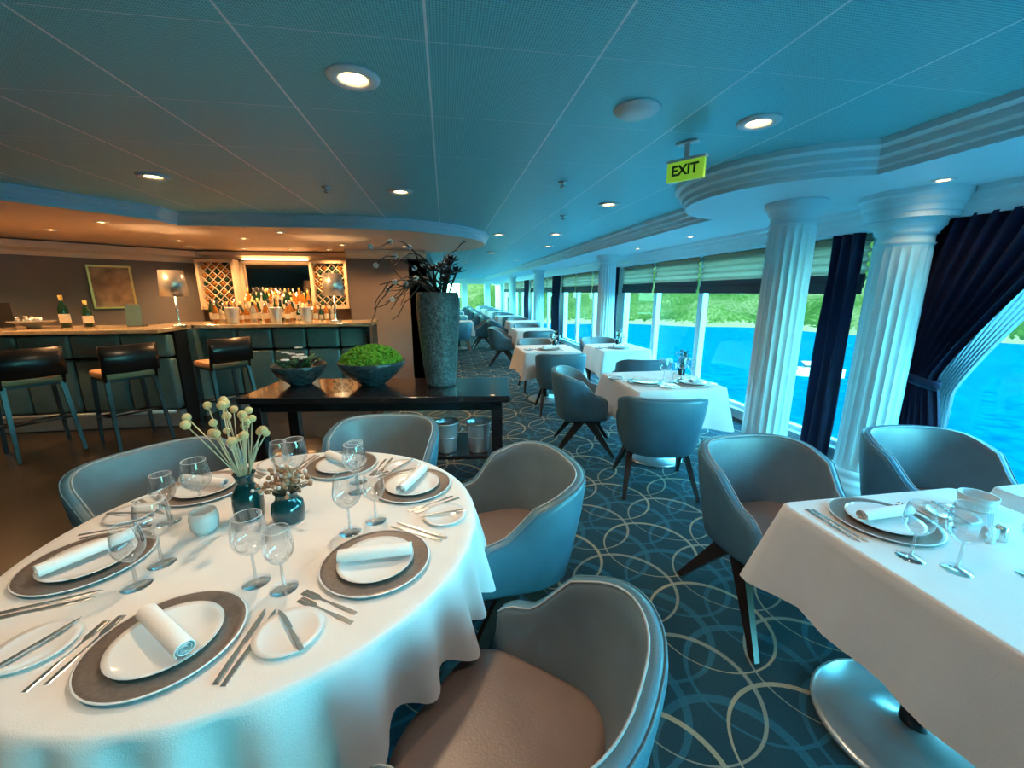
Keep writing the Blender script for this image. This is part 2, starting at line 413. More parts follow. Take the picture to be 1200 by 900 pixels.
def setting(x,y,fx,fy,nap=None,z=.757,full=True,gl=True):
    l=math.hypot(fx,fy); fx/=l; fy/=l; rx,ry=fy,-fx; rz=face(fx,fy)
    def at(name,me,r,f,dz=0,ra=0,sc=1): return put(name,me,(x+rx*r+fx*f,y+ry*r+fy*f,z+dz),rz+ra,None,sc)
    at('charger_plate',CHG,0,0)
    put('rolled_napkin',NP,(x,y,z+.0195),(nap if nap is not None else rz+.5))
    at('dinner_fork',FK,-.175,0,0,.02,.95)
    at('table_knife',KN,.174,-.01,0,.02,.95)
    if full:
        at('dinner_fork',FK,-.200,-.015,0,0,.95); at('table_knife',KN,.197,-.015,0,-.02,.95)
    at('bread_plate',BR,-.288,.0); at('butter_knife',BKN,-.285,.0,.0118,-.35,.75)
    if gl:
        at('wine_glass',GL,.09,.20)
        at('wine_glass',GL2,.18,.17)
# ------------------------------------------------------------------ ROOM SHELL
H=2.36; SO=2.20; PE=2.03; XW=3.6
def plane_obj(name,x0,x1,y0,y1,z,m,t=.02,up=True):
    b=MB(); b.box(((x0+x1)/2,(y0+y1)/2,z-(t/2 if up else -t/2)),(x1-x0,y1-y0,t),m); return put(name,b)
floor=plane_obj('floor',-.85,XW+.1,-5,30,0,carpet())
plane_obj('floor_bar_wood',-9,-.85,-5,30,0,darkfloor())
plane_obj('ceiling',-9,XW+.2,-5,30,H,ceilmat(),.05,False)
C1=(2.63,2.92); C2=(3.2,2.55)
def bump_path(x,c,r,y0,y1):
    d=math.sqrt(r*r-(x-c[0])**2)
    pts=[(x,y0)]
    a_s=math.atan2(-d,x-c[0]); a_e=math.atan2(d,x-c[0])
    tot=(2*pi-(a_e-a_s)) if a_e>a_s else (a_s-a_e)
    n=48
    for i in range(n+1):
        a=a_s-tot*i/n; pts.append((c[0]+r*math.cos(a),c[1]+r*math.sin(a)))
    pts.append((x,y1)); return pts
def sweep(name,path,prof,m='white'):
    n=len(path); R=[]
    for i,p in enumerate(path):
        p=Vector(p); ns=[]
        if i>0: t=(p-Vector(path[i-1])).normalized(); ns.append(Vector((-t.y,t.x)))
        if i<n-1: t=(Vector(path[i+1])-p).normalized(); ns.append(Vector((-t.y,t.x)))
        nn=sum(ns,Vector((0,0))); nn.normalize(); s=1/max(.5,nn.dot(ns[0]))
        R.append([(p.x+nn.x*o*s,p.y+nn.y*o*s,z) for o,z in prof])
    b=MB(); b.rings(R,m,False,True,close=True); return put(name,b)
crown=lambda z0,z1,k=.10:[(0,z0),(.0,z0-.002),(.012,z0-.002),(.012,z0+(z1-z0)*.18),(k*.35,z0+(z1-z0)*.22),(k*.4,z0+(z1-z0)*.42),(k*.62,z0+(z1-z0)*.5),(k*.66,z0+(z1-z0)*.72),(k,z0+(z1-z0)*.8),(k,z1),(0,z1)]
path1=bump_path(2.46,C1,.76,-5,30)
b=MB(); b.extr(path1+[(XW+.2,30),(XW+.2,-5)],SO,H+.03,'white'); put('ceiling_soffit_window_side',b)
sweep('trim_1',path1,crown(SO,H,.10))
path2=bump_path(3.36,C2,.235,-5,30)
b=MB(); b.extr(path2+[(XW+.2,30),(XW+.2,-5)],PE,SO+.01,'white'); put('ceiling_pelmet_window_side',b)
sweep('trim_2',path2,crown(PE,SO,.06))
SB=2.24
can=[(-9,2.2),(-5.2,2.2),(-3.34,3.98),(-2.78,4.78),(-2.78,5.12),(-2.4,5.10)]
for i in range(0,33):
    a=-pi/2+pi*i/32
    can.append((-1.0+1.62*math.cos(a),6.55+1.5*math.sin(a)))
can+=[(-1.6,8.05),(-9,8.05)]
b=MB(); b.extr(can,SB,H+.03,'warmlit'); put('ceiling_soffit_bar',b)
sweep('trim_3',[p for p in can if p!=(-9,8.05)],[(o*-1,z) for o,z in crown(SB,H,.07)])
b=MB(); b.box((-.95,7.75,1.2),(1.3,.5,2.4),'brownwall',.0); b.box((-.45,10.5,1.2),(.3,6,2.4),'brownwall'); put('wall_pier',b)
b=MB(); b.box((-2.9,8.15,1.2),(2.6,.12,2.4),'brownwall'); put('wall_backbar',b)
b=MB(); b.box((-1.4,-4.6,1.2),(9.8,.12,2.4),'greywall'); put('wall_rear_light_block',b)  # unseen rear wall, added to block sky light from behind the camera
def wallseg(name,p,q,z0,z1,m,t=.1):
    p=Vector(p);q=Vector(q);d=(q-p);n=Vector((-d.y,d.x)).normalized()*t
    b=MB(); b.extr([tuple(p),tuple(q),tuple(q+n),tuple(p+n)],z0,z1,m); return put(name,b)
wallseg('wall_left',(-6.2,6.0),(-4.2,8.1),0,2.36,'greywall')
wallseg('wall_far_left',(-6.2,-4.5),(-6.2,6.0),0,2.36,'greywall',.1)
sweep('trim_4',[(-6.2,6.0),(-4.15,8.1)],[(0,2.03),(-.02,2.03),(-.03,2.09),(-.10,2.13),(-.10,2.22),(0,2.22)],'cream')
sweep('trim_5',[(-4.15,8.08),(-1.6,8.08)],[(0,2.10),(-.03,2.10),(-.06,2.14),(-.10,2.16),(-.10,2.22),(0,2.22)],'cream')
sweep('trim_6',[(-1.6,7.5),(-.3,7.5)],[(0,2.10),(-.03,2.10),(-.06,2.14),(-.10,2.17),(-.10,2.23),(0,2.23)],'cream')
b=MB()
for x in (-.3,1.2,2.6,3.6): b.box((x,26,1.2),(.35,.3,2.4),'white')
b.box((1.6,26,2.2),(4.4,.28,.35),'white'); b.box((1.6,26,.12),(4.4,.2,.24),'white'); put('wall_far',b)
segs=[(-4.2,-2.7),(-2.7,-1.2),(-1.2,.15),(.15,1.45),(1.45,2.7),(3.05,4.15),(4.15,5.45),(5.45,6.75),(6.75,8.05),(8.5,9.8),(9.8,11.1),(11.1,12.4),(13.0,14.4),(14.4,15.8),(15.8,17.2),(17.8,19.4),(19.4,21),(21,22.6),(22.6,25)]
b=MB(); b.box((XW+.05,12.5,.06),(.16,35,.12),'white'); b.box((XW-.03,12.5,.125),(.12,35,.02),'white'); b.box((XW+.06,12.5,2.1),(.12,35,.2),'white')
for y0,y1 in ((2.7,3.05),(8.05,8.5),(12.4,13.0),(17.2,17.8),(25,30),(-5,-4.2)): b.box((XW+.06,(y0+y1)/2,1.1),(.14,y1-y0,2.0),'white')
put('wall_right',b)
for i,(y0,y1) in enumerate(segs):
    b=MB()
    for y in (y0,y1): b.box((XW+.03,y+(.03 if y==y0 else -.03),1.06),(.08,.055,1.9),'white')
    for z in (.15,2.0): b.box((XW+.03,(y0+y1)/2,z),(.08,y1-y0,.05),'white')
    b.box((XW+.04,(y0+y1)/2,1.06),(.008,y1-y0-.06,1.85),'pane')
    put(f'window_{i+1}',b)
    if y0>3 :
        b=MB(); n=24
        R=[[(XW-.045-.018*math.sin(i2*1.3),y,2.03-.38*i2/n) for y in (y0+.04,y1-.04)] for i2 in range(n+1)]
        b.rings(R,'blind',False,False,close=False)
        for k,z in enumerate((1.645,1.60)): b.box((XW-.05-.012*k,(y0+y1)/2,z-.02*k),(.02,y1-y0-.08,.12-.02*k),'blinddark' ,.008)
        put('roman_blind',b)
def curtain(name,x,ya,yb,m,tie=None,side=1,top=2.04,bot=.03,folds=9,amp=.035,fl=.12,band=True):
    b=MB(); R=[]; nz=40; nu=folds*10
    for k in range(nz+1):
        z=top+(bot-top)*k/nz; f=1
        if tie:
            zt,wmin=tie
            if z>zt: t=min(1.0,(z-zt)/(top-zt)); f=wmin+(1-wmin)*t**1.15
            else: t=(zt-z)/(zt-bot); f=wmin+fl*math.sin(min(1,t*1.2)*pi/2)
        row=[]
        for j in range(nu+1):
            u=j/nu
            y=(yb-(1-u)*(yb-ya)*f) if side>0 else (ya+u*(yb-ya)*f)
            a=amp*(.55+.45*f)
            row.append((x+a*math.sin(u*folds*2*pi)+.01*math.sin(u*7+z*4),y+.008*math.sin(u*folds*2*pi+1+z*3),z))
        R.append(row)
    b.rings(R,m,True,False,close=False)
    if tie and band:
        yc=(yb-(yb-ya)*tie[1]/2) if side>0 else (ya+(yb-ya)*tie[1]/2); w=(yb-ya)*tie[1]/2+.03
        b.lathe([(1,-.035),(1.06,0),(1,.035),(.93,.03),(.93,-.03),(1,-.035)],m,28,X=Matrix.Translation((x,yc,tie[0]))@Matrix.Rotation(.25,4,'X')@Matrix.Diagonal((amp+.03,w,1,1)))
    return put(name,b)
curtain('navy_curtain',3.38,1.68,2.62,'navy',(.95,.34),1,folds=9)
curtain('sheer_curtain',3.51,1.62,2.55,'sheer',(.85,.30),1,folds=18,amp=.012,fl=.0,band=False)
curtain('navy_curtain',3.44,3.05,3.35,'navy',None,folds=3,amp=.03)
curtain('navy_curtain',3.42,8.0,8.6,'navy',None,folds=5)
curtain('navy_curtain',3.42,12.3,13.1,'navy',None,folds=6)
curtain('navy_curtain',3.42,17.1,17.9,'navy',None,folds=6)
def column(x,y,top,R=.168):
    b=MB(); NF=20; n=NF*8; rings=[]
    cp=.17
    for z,s in ((.20,1.0),(.3,1.0),(top*.5,.97),(top-cp-.05,.93),(top-cp,.92)):
        rings.append([])
        for j in range(n):
            a=2*pi*j/n; ph=(j%8)/8; fl=max(0,math.sin(pi*ph)) ; dep=.010 if .22<z<top-cp-.02 else .0
            r=R*s-dep*fl; rings[-1].append((r*math.cos(a),r*math.sin(a),z))
    b.rings(rings,'white',False,False)
    b.lathe([(0,0),(R+.055,0),(R+.055,.07),(R+.04,.075),(R+.05,.10),(R+.04,.125),(R+.02,.13),(R+.015,.15),(R+.028,.165),(R+.015,.185),(R,.2),(0,.2)],'white',56)
    k=R*.92
    b.lathe([(0,top-cp),(k,top-cp),(k+.012,top-cp+.012),(k,top-cp+.024),(k,top-.10),(k+.014,top-.095),(k+.014,top-.085),(k+.03,top-.055),(k+.045,top-.045),(k+.045,top-.015),(k+.05,top-.012),(k+.05,top),(0,top)],'white',56)
    return put('fluted_column',b,(x,y,0.001))
column(*C1,SO); column(*C2,PE); column(3.0,7.5,SO); column(2.9,12.8,SO); column(2.9,18,SO); column(-.1,15.5,H); column(-.1,21.2,H)
# ------------------------------------------------------------------ ceiling fittings
def m_down():
    b=MB(); b.lathe([(.046,.0),(.06,-.012),(.085,-.014),(.098,-.006),(.10,0),(.046,0)],'plastic',36); b.lathe([(0,-.004),(.046,-.004),(.046,-.003),(0,-.003)],'glow',24); return b.mesh('recessed_downlight')
DN=m_down()
def down(x,y,z,e=18,col=(1,.70,.43),sc=1,ang=2.4):
    o=put('recessed_downlight',DN,(x,y,z),0,None,sc)
    l=bpy.data.lights.new('bulb','SPOT'); l.energy=e; l.color=col; l.spot_size=ang; l.spot_blend=.8; l.shadow_soft_size=.05
    lo=bpy.data.objects.new('bulb',l); COL.objects.link(lo); lo.parent=o; lo.location=(0,0,-.03)
for x,y,e in ((-.32,1.88,66),(1.54,2.01,22),(-2.03,3.55,55),(-.33,3.74,50),(1.56,3.95,24),(1.6,6.01,28),(1.88,7.6,28),(.8,6.2,35),(1.0,9,35),(1.9,11,35),(.6,12,35),(1.2,15,35),(1.2,18,35),(1.2,22,35),(-1.2,.5,42),(.6,.5,26)): down(x,y,H,e)
for y in (2.2,4.8,6.2,9.5): down(2.95,y,SO,6,sc=.6)
for x,y in ((-4.6,4.6),(-3.4,5.0),(-1.9,5.5),(-4.4,5.7),(-3.6,6.6),(-2.6,6.2),(-1.5,6.8),(-3.9,7.4),(-3.2,7.6),(-2.5,7.6),(-1.9,7.6),(-5.2,5.2),(-.6,6.9)): down(x,y,SB,105,(1,.52,.21),.6)
b=MB(); b.lathe([(0,-.03),(.05,-.03),(.085,-.022),(.09,-.016),(.10,-.008),(.105,0),(0,0)],'plastic',40); put('ceiling_speaker',b,(.89,1.97,H))
for x,y in ((.91,3.25),(-.9,3.7),(1.3,4.6)):
    b=MB(); b.lathe([(0,-.045),(.02,-.04),(.02,-.03),(.008,-.028),(.008,-.012),(.035,-.008),(.038,0),(0,0)],'silver',20); put('fire_sprinkler',b,(x,y,H))
e=bpy.data.objects.new('exit_sign',None); COL.objects.link(e); e.location=(1.36,2.32,H); e.rotation_euler=(0,0,-.95)
b=MB(); b.box((0,.0,-.145),(.21,.028,.105),'exit',.004); b.box((0,0,-.088),(.225,.035,.016),'plastic',.004); b.box((.0,0,-.04),(.03,.02,.08),'plastic',.003); b.box((0,0,-.005),(.12,.05,.01),'plastic',.002); put('sign_box',b,parent=e)
for sgn in (0,1):
    t=bpy.data.curves.new('exit_text','FONT'); t.body='EXIT'; t.size=.074; t.offset=.0022; t.extrude=.001; t.align_x='CENTER'; t.align_y='CENTER'; t.materials.append(M['exitink'])
    o=bpy.data.objects.new('sign_text',t); COL.objects.link(o); o.parent=e; o.location=(0,-.016 if sgn==0 else .016,-.145); o.rotation_euler=(pi/2,0,pi*sgn)
# ------------------------------------------------------------------ round table
TC=(-.61,1.39)
e=bpy.data.objects.new('round_dining_table',None); COL.objects.link(e); e.location=(TC[0],TC[1],0.002)
put('tablecloth',cloth_round(.69,.25),parent=e)
b=MB(); pedestal(b,r=.32); b.lathe([(0,.73),(.68,.73),(.685,.74),(.68,.748),(0,.748)],'walnut',60); put('pedestal_base',b,parent=e)
sets=[((-.66,.91),(.21,-.18)),((-1.08,1.27),(.15,.2)),((-.23,1.13),(1,.03)),((-.16,1.62),(.1,.25)),((-.50,1.88),(.15,-.15)),((-1.0,1.73),(.15,-.06))]
for (x,y),(nx,ny) in sets: setting(x,y,TC[0]-x,TC[1]-y,math.atan2(ny,nx))
b=MB(); b.lathe([(0,0),(.03,0),(.04,.02),(.043,.05),(.038,.075),(.034,.075),(.038,.05),(.034,.02),(0,.012)],'candle',28); put('votive_candle_holder',b,(-.83,1.40,.757))
b=MB(); b.lathe([(0,0),(.042,0),(.048,.01),(.05,.05),(.048,.095),(.034,.12),(.026,.135),(.03,.16),(.036,.172),(.031,.172),(.024,.15),(.02,.13),(0,.12)],'dglass',32)
for i in range(28):
    a=random.uniform(0,2*pi); r=random.uniform(.02,.145); h=random.uniform(.32,.45)-.25*r
    p0=Vector((.012*math.cos(a+2),.012*math.sin(a+2),.10)); p1=Vector((.02*math.cos(a),.02*math.sin(a),.17)); p2=Vector((r*math.cos(a),r*math.sin(a),h))
    pm=(p1+p2)/2+Vector((random.uniform(-.008,.008),random.uniform(-.008,.008),.01))
    b.tube([p0,p1,pm,p2],.002,'stem',5); b.ball(p2,random.uniform(.012,.016),'ball',12)
put('craspedia_flower_vase',b,(-.72,1.47,.757))
b=MB(); b.lathe([(0,0),(.045,0),(.052,.012),(.055,.04),(.05,.07),(.036,.085),(.036,.105),(.042,.112),(.036,.112),(.03,.095),(0,.085)],'dglass',32)
for i in range(150):
    a=random.uniform(0,2*pi); r=abs(random.gauss(0,.04)); z=.16+random.uniform(-.02,.045)-r*.4
    p=Vector((r*math.cos(a),r*math.sin(a),z)); b.tube([(0,0,.09),p*.6+Vector((0,0,.05)),p],.0012,'dried',4); b.ball(p,random.uniform(.005,.009),'dried' if i%5 else 'petal',7)
put('dried_flower_vase',b,(-.575,1.43,.757))
chair(.125,.785,-.75,.62); chair(.235,1.67,-1,-.16); chair(-.40,2.25,-.17,-.9); chair(-1.27,1.96,.7,-.6)
# ------------------------------------------------------------------ window side tables
table_rect(1.655,.80,.41,.46,.33,pr=.30,pd=(-.05,.12))
setting(1.50,1.08,0,-1,nap=.05,gl=False); setting(1.72,.50,0,1,nap=.4,gl=False)
put('wine_glass',GL2,(1.38,.90,.757)); put('wine_glass',GL,(1.45,.83,.757)); put('wine_glass',GL,(1.63,.77,.757)); put('wine_glass',GL2,(1.78,.82,.757))
b=MB(); b.lathe([(0,0),(.035,0),(.05,.02),(.055,.06),(.052,.06),(.045,.03),(0,.01)],'candle',32); put('votive_candle_holder',b,(1.93,1.10,.757))
b=MB(); 
for k,mm in ((-.025,'plastic'),(.025,'silver')): b.lathe([(0,0),(.018,0),(.019,.005),(.017,.04),(.013,.05),(0,.053)],mm,20,(k,0,0))
put('salt_and_pepper_shakers',b,(1.74,.93,.757))
table_rect(2.62,.78,.40,.46,.33); setting(2.6,1.05,0,-1,nap=.1)
chair(1.53,1.56,.02,-1); chair(2.50,1.56,-.1,-1)
table_rect(1.93,3.44,.41,.41,.34); chair(1.64,2.90,.25,.95); chair(1.34,3.8,.9,-.25); chair(2.3,4.55,.05,1)
setting(1.74,3.34,.6,.5,full=False); setting(2.14,3.24,-.3,.9,full=False)
def sprig(x,y,z=.757):
    b=MB(); b.lathe([(0,0),(.03,0),(.035,.03),(.03,.07),(.022,.09),(.026,.11),(.022,.11),(.018,.09),(0,.08)],'dglass',24)
    for i in range(26):
        a=random.uniform(0,2*pi); r=random.uniform(.01,.07); zz=.13+random.uniform(0,.11)
        p=Vector((r*math.cos(a),r*math.sin(a),zz)); b.tube([(0,0,.08),p*.5+Vector((0,0,.07)),p],.0015,'leaf',4)
        b.ball(p,random.uniform(.008,.016),'leaf' if i%3 else 'petal',7,.6)
    put('small_flower_vase',b,(x,y,z))
sprig(2.26,3.62); sprig(1.6,5.95); sprig(2.6,5.95)
table_rect(1.42,5.72,.40,.40,.34); table_rect(2.48,5.72,.36,.40,.34); chair(1.45,5.12,.1,1); chair(1.45,6.38,0,-1); chair(2.5,6.38,0,-1)
setting(1.42,5.57,0,1,full=False); setting(2.45,5.57,0,1,full=False)
table_rect(1.85,8.8,.4,.4,.34); chair(1.22,8.8,1,-.2); chair(1.85,8.15,0,1); chair(1.9,9.5,0,-1)
for y in (11.2,13.8,16.6,19.5,22.5):
    table_rect(2.1,y,.42,.42,.34); chair(1.45,y,1,0); chair(2.1,y-.68,0,1); chair(2.1,y+.68,0,-1)
    table_rect(.35,y+.3,.38,.38,.34); chair(.35,y-.38,0,1); chair(1.0,y+.3,-1,0)
# ------------------------------------------------------------------ console table and decor
CT=Vector((-.49,3.35)); CR=-.126
e=bpy.data.objects.new('console_table',None); COL.objects.link(e); e.location=(CT.x,CT.y,0.001); e.rotation_euler=(0,0,CR)
b=MB(); b.box((0,0,.775),(1.98,.68,.05),'espresso',.006); b.box((0,0,.715),(1.86,.58,.075),'espresso',.003); b.box((0,0,.29),(1.82,.54,.03),'espresso',.004)
for sx in (-1,1):
    for sy in (-1,1): b.box((sx*.89,sy*.26,.36),(.085,.085,.72),'espresso',.006)
put('console_frame',b,parent=e)
def onc(r,f): c,s=math.cos(CR),math.sin(CR); return (CT.x+r*c-f*s, CT.y+r*s+f*c)
x,y=-.055,3.36
b=MB(); b.lathe([(0,0),(.115,0),(.12,.02),(.135,.15),(.152,.35),(.168,.55),(.172,.66),(.165,.72),(.158,.745),(.148,.745),(.15,.70),(0,.66)],'stone',48)
rnd=random.Random(3)
for i in range(20):
    p=Vector((rnd.uniform(-.05,.05),rnd.uniform(-.05,.05),.68)); d=Vector((rnd.uniform(-1.3,.15),rnd.uniform(-.5,.3),rnd.uniform(.5,1.2))).normalized(); pts=[p.copy()]
    L=rnd.randint(8,14)
    for k in range(L):
        d=(d+Vector((rnd.uniform(-.6,.45),rnd.uniform(-.45,.45),rnd.uniform(-.7,.4)))).normalized()
        p=p+d*.055
        if k<3 : p.z=max(p.z,.76+.03*k)
        p.z=min(p.z,1.12)
        pts.append(p.copy())
    b.tube(pts,[.008*(1-.7*k/len(pts)) for k in range(len(pts))],'twig',5)
    if i%4==0:
        for q in pts[5::3]:
            for w in range(5):
                a=2*pi*w/5; b.ball(q+Vector((.012*math.cos(a),.004,.012*math.sin(a))),.010,'petal',6,.9)
for i in range(9):
    c=Vector((rnd.uniform(-.07,.15),rnd.uniform(-.12,.04),.80+rnd.uniform(0,.22)))
    b.tube([(c.x*.5,c.y*.5,.70),c],.008,'twig',5)
    for w in range(16):
        a=w*2.4; l=.08*(1-w/26); el=.15+w*.07
        t=c+Vector((l*math.cos(a)*math.cos(el),l*math.sin(a)*math.cos(el),l*math.sin(el)+.01)); mm=(c+t)/2+Vector((0,0,-.004))
        b.tube([c,mm,t],[.004,.014,.002],'darkleaf',6,flat=.4)
put('tall_stone_vase_with_branches',b,(x,y,.802))
b=MB(); b.lathe([(0,0),(.09,0),(.10,.012),(.19,.08),(.25,.15),(.268,.195),(.262,.20),(.252,.195),(.23,.16),(0,.15)],'bowl',48)
R=[]
for i in range(25):
    t=i/24; row=[]
    for j in range(72):
        a=2*pi*j/72; r=.235*math.sin(t*pi/2); z=.175+.14*math.cos(t*pi/2)
        n=noise.noise(Vector((r*math.cos(a)*22,r*math.sin(a)*22,z*22)))*.022+noise.noise(Vector((r*math.cos(a)*70,r*math.sin(a)*70,z*70)))*.008
        row.append(((r+n)*math.cos(a) if t>.02 else r*math.cos(a),(r+n)*math.sin(a) if t>.02 else 0,z+n))
    R.append(row)
b.rings(R,'moss',True,False)
for i in range(420):
    a=rnd.uniform(0,2*pi); t=math.acos(rnd.uniform(.02,1)); r=.238*math.sin(t); z=.178+.143*math.cos(t); b.ball((r*math.cos(a),r*math.sin(a),z),rnd.uniform(.007,.016),'moss',6)
put('moss_bowl',b,(-.61,3.46,.802))
b=MB(); b.lathe([(0,0),(.08,0),(.09,.012),(.16,.07),(.20,.13),(.212,.165),(.206,.17),(.196,.165),(.18,.14),(0,.13)],'bowl',48)
for i in range(60):
    a=rnd.uniform(0,2*pi); r0=rnd.uniform(0,.13); c=Vector((r0*math.cos(a),r0*math.sin(a),.14)); l=rnd.uniform(.06,.15)
    d=Vector((math.cos(a)*.9,math.sin(a)*.9,rnd.uniform(.4,1.3))).normalized(); p1=c+d*l*.5+Vector((0,0,.02)); p2=c+d*l
    b.tube([c,p1,p2],[.006,.017,.003],'leaf' if i%3 else 'darkleaf',6,flat=.35)
for i in range(9):
    c=Vector((rnd.uniform(-.12,.12),rnd.uniform(-.12,.08),rnd.uniform(.21,.30)))
    b.tube([(c.x*.5,c.y*.5,.13),c],.003,'leaf',5)
    for w in range(6):
        a=2*pi*w/6; b.ball(c+Vector((.02*math.cos(a),.02*math.sin(a),0)),.014,'petal',7,.4)
put('succulent_bowl',b,(-1.2,3.55,.802))
b=MB(); b.lathe([(0,0),(.07,0),(.075,.01),(.082,.10),(.092,.21),(.10,.235),(.104,.24),(.10,.246),(.092,.238),(.085,.20),(.07,.02),(0,.012)],'chrome',40)
for sx in (-1,1): b.tube([(sx*.09,0,.20),(sx*.115,0,.21),(sx*.125,0,.185),(sx*.112,0,.155),(sx*.085,0,.15)],.006,'chrome',8)
b.lathe([(.0855,.12),(.089,.125),(.0855,.13)],'chrome',40)
BK=b.mesh('champagne_bucket')
for r in (.49,.745):
    xx,yy=onc(r,-.15); put('champagne_bucket',BK,(xx,yy,.3065),CR)
# ------------------------------------------------------------------ bar
def barseg(b,x0,x1,yf,yb):
    b.box(((x0+x1)/2,(yf+yb)/2-.02,1.13),(x1-x0+.04,yb-yf+.1,.045),'marble',.008)
    b.box(((x0+x1)/2,(yf+yb)/2+.12,.55),(x1-x0,yb-yf-.24,1.1),'black')
    b.box(((x0+x1)/2,yf+.16,.09),(x1-x0,.12,.18),'steelp',.01)
    n=max(1,round((x1-x0)/.46)); w=(x1-x0)/n
    for i in range(n):
        for z0,z1 in ((.20,.80),(.82,1.08)):
            b.box((x0+w*(i+.5),yf+.17,(z0+z1)/2),(w-.015,.12,z1-z0),'teal',.035,smooth=True,seg=3)
    b.tube([(x0,yf+.02,.20),(x1,yf+.02,.20)],.02,'chrome',10)
b=MB(); barseg(b,-6.1,-3.12,5.10,5.75); barseg(b,-3.12,-1.0,5.72,6.3)
b.box((-3.3,5.95,.55),(.5,.75,1.1),'teal'); b.box((-3.32,5.95,1.13),(.5,.6,.044),'marble'); b.box((-1.03,6.0,.55),(.05,.55,1.1),'espresso')
put('bar_counter',b)
for x,y in ((-4.75,4.35),(-4.0,4.55),(-3.32,4.76),(-2.62,5.25)): put('bar_stool',ST,(x,y,.002),face(-.75,.62))
def lamp(x,y,z=1.155):
    b=MB(); b.lathe([(0,0),(.075,0),(.075,.012),(.02,.02),(.011,.04),(.011,.16),(.02,.18),(.011,.20),(.011,.36),(0,.36)],'silver',28)
    b.lathe([(.127,.34),(.142,.34),(.118,.64),(.114,.64),(.137,.345)],'shade',40)
    o=put('table_lamp',b,(x,y,z))
    l=bpy.data.lights.new('bulb','POINT'); l.energy=9; l.color=(1,.7,.4); l.shadow_soft_size=.04; lo=bpy.data.objects.new('bulb',l); COL.objects.link(lo); lo.parent=o; lo.location=(0,0,.48)
lamp(-3.14,5.50); lamp(-1.5,6.05)
def bottle(b,x,y,z,h=.31,r=.038,m='b1',cap='gold'):
    b.lathe([(0,0),(r,0),(r,.55*h),(r*.8,.66*h),(r*.38,.78*h),(r*.36,.84*h)],m,16,(x,y,z)); b.lathe([(r*.4,.83*h),(r*.42,h),(0,h)],cap,14,(x,y,z))
    b.lathe([(r+.001,.15*h),(r+.001,.42*h)],'b4',16,(x,y,z))
for x,y,h in ((-4.27,5.45,.36),(-4.08,5.5,.30)):
    b=MB(); bottle(b,0,0,0,h,.046); put('champagne_bottle',b,(x,y,1.155))
b=MB(); b.lathe([(0,0),(.06,0),(.05,.015),(.12,.05),(.19,.075),(.195,.08),(.185,.08),(.11,.06),(0,.035)],'silver',40)
for i in range(26):
    a=rnd.uniform(0,2*pi); r=rnd.uniform(0,.13); b.ball((r*math.cos(a),r*math.sin(a),.075+rnd.uniform(0,.04)),.02,'silver',8)
put('silver_bowl_of_ornaments',b,(-4.55,5.4,1.155))
b=MB(); b.box((0,0,.13),(.16,.01,.25),'teal',.002,X=Matrix.Rotation(-.15,4,'X')); b.box((0,.05,.006),(.16,.10,.01),'black'); put('menu_card_stand',b,(-3.62,5.5,1.155))
b=MB(); b.box((0,0,.14),(.22,.16,.28),'black',.01); b.box((0,-.082,.16),(.16,.004,.16),'steelp',.001); put('payment_terminal',b,(-4.98,5.5,1.155))
b=MB(); b.lathe([(0,0),(.05,0),(.06,.06),(.05,.12),(.045,.12),(.05,.06),(0,.02)],'black',20)
for i in range(24):
    a=rnd.uniform(0,2*pi); d=Vector((math.cos(a)*.5,math.sin(a)*.5,1)).normalized()*rnd.uniform(.12,.26); b.tube([(0,0,.08),d*.6+Vector((0,0,.08)),d+Vector((0,0,.08))],[.004,.014,.002],'leaf',6,flat=.3)
put('potted_plant',b,(-5.25,5.45,1.155))
d=Vector((2.0,2.1)).normalized(); a=math.atan2(d.y,d.x); c=Vector((-6.2,6.0))+d*1.76+Vector((d.y,-d.x))*.02
b=MB(); b.box((0,0,0),(.50,.03,.64),'gold',.004); b.box((0,-.014,0),(.44,.012,.58),'picture'); put('framed_picture',b,(c.x,c.y,1.62),a)
def rack(x0,x1,z0,z1,y):
    b=MB(); b.box(((x0+x1)/2,y+.14,(z0+z1)/2),(x1-x0,.02,z1-z0),'black')
    for x in (x0,x1): b.box((x,y+.06,(z0+z1)/2),(.045,.2,z1-z0+.045),'cream')
    for z in (z0,z1): b.box(((x0+x1)/2,y+.06,z),(x1-x0,.2,.045),'cream')
    s=.135; w=x1-x0; h=z1-z0; k=-int(h/s)-1
    while k*s<w+h:
        c=k*s
        for sg in (1,-1):
            pts=[]
            for t in [i/60*h for i in range(61)]:
                xx=(c+t) if sg>0 else (c-t)
                if 0<=xx<=w: pts.append((x0+xx,z0+t))
            if len(pts)>1: 
                p,q=pts[0],pts[-1]; b.tube([(p[0],y+.03,p[1]),(q[0],y+.03,q[1])],.008,'cream',4)
        k+=1
    zz=z0+s*.5; r=0
    while zz<z1-.03:
        xx=x0+(s*.5 if r%2 else s)
        while xx<x1-.03:
            b.lathe([(0,0),(.03,0),(.03,.1),(0,.1)],'b1' if rnd.random()<.6 else 'b2',10,X=Matrix.Translation((xx,y+.03,zz))@Matrix.Rotation(-pi/2,4,'X')); xx+=s
        zz+=s*.5; r+=1
    put('wine_rack',b)
rack(-4.08,-3.53,1.28,2.06,7.88); rack(-2.29,-1.72,1.28,2.06,7.88)
b=MB(); b.box((-2.91,8.07,1.72),(1.1,.02,.6),'mirror'); 
for z in (1.41,2.04): b.box((-2.91,8.05,z),(1.14,.05,.05),'cream')
for x in (-3.48,-2.34): b.box((x,8.05,1.72),(.05,.05,.66),'cream')
put('backbar_mirror',b)
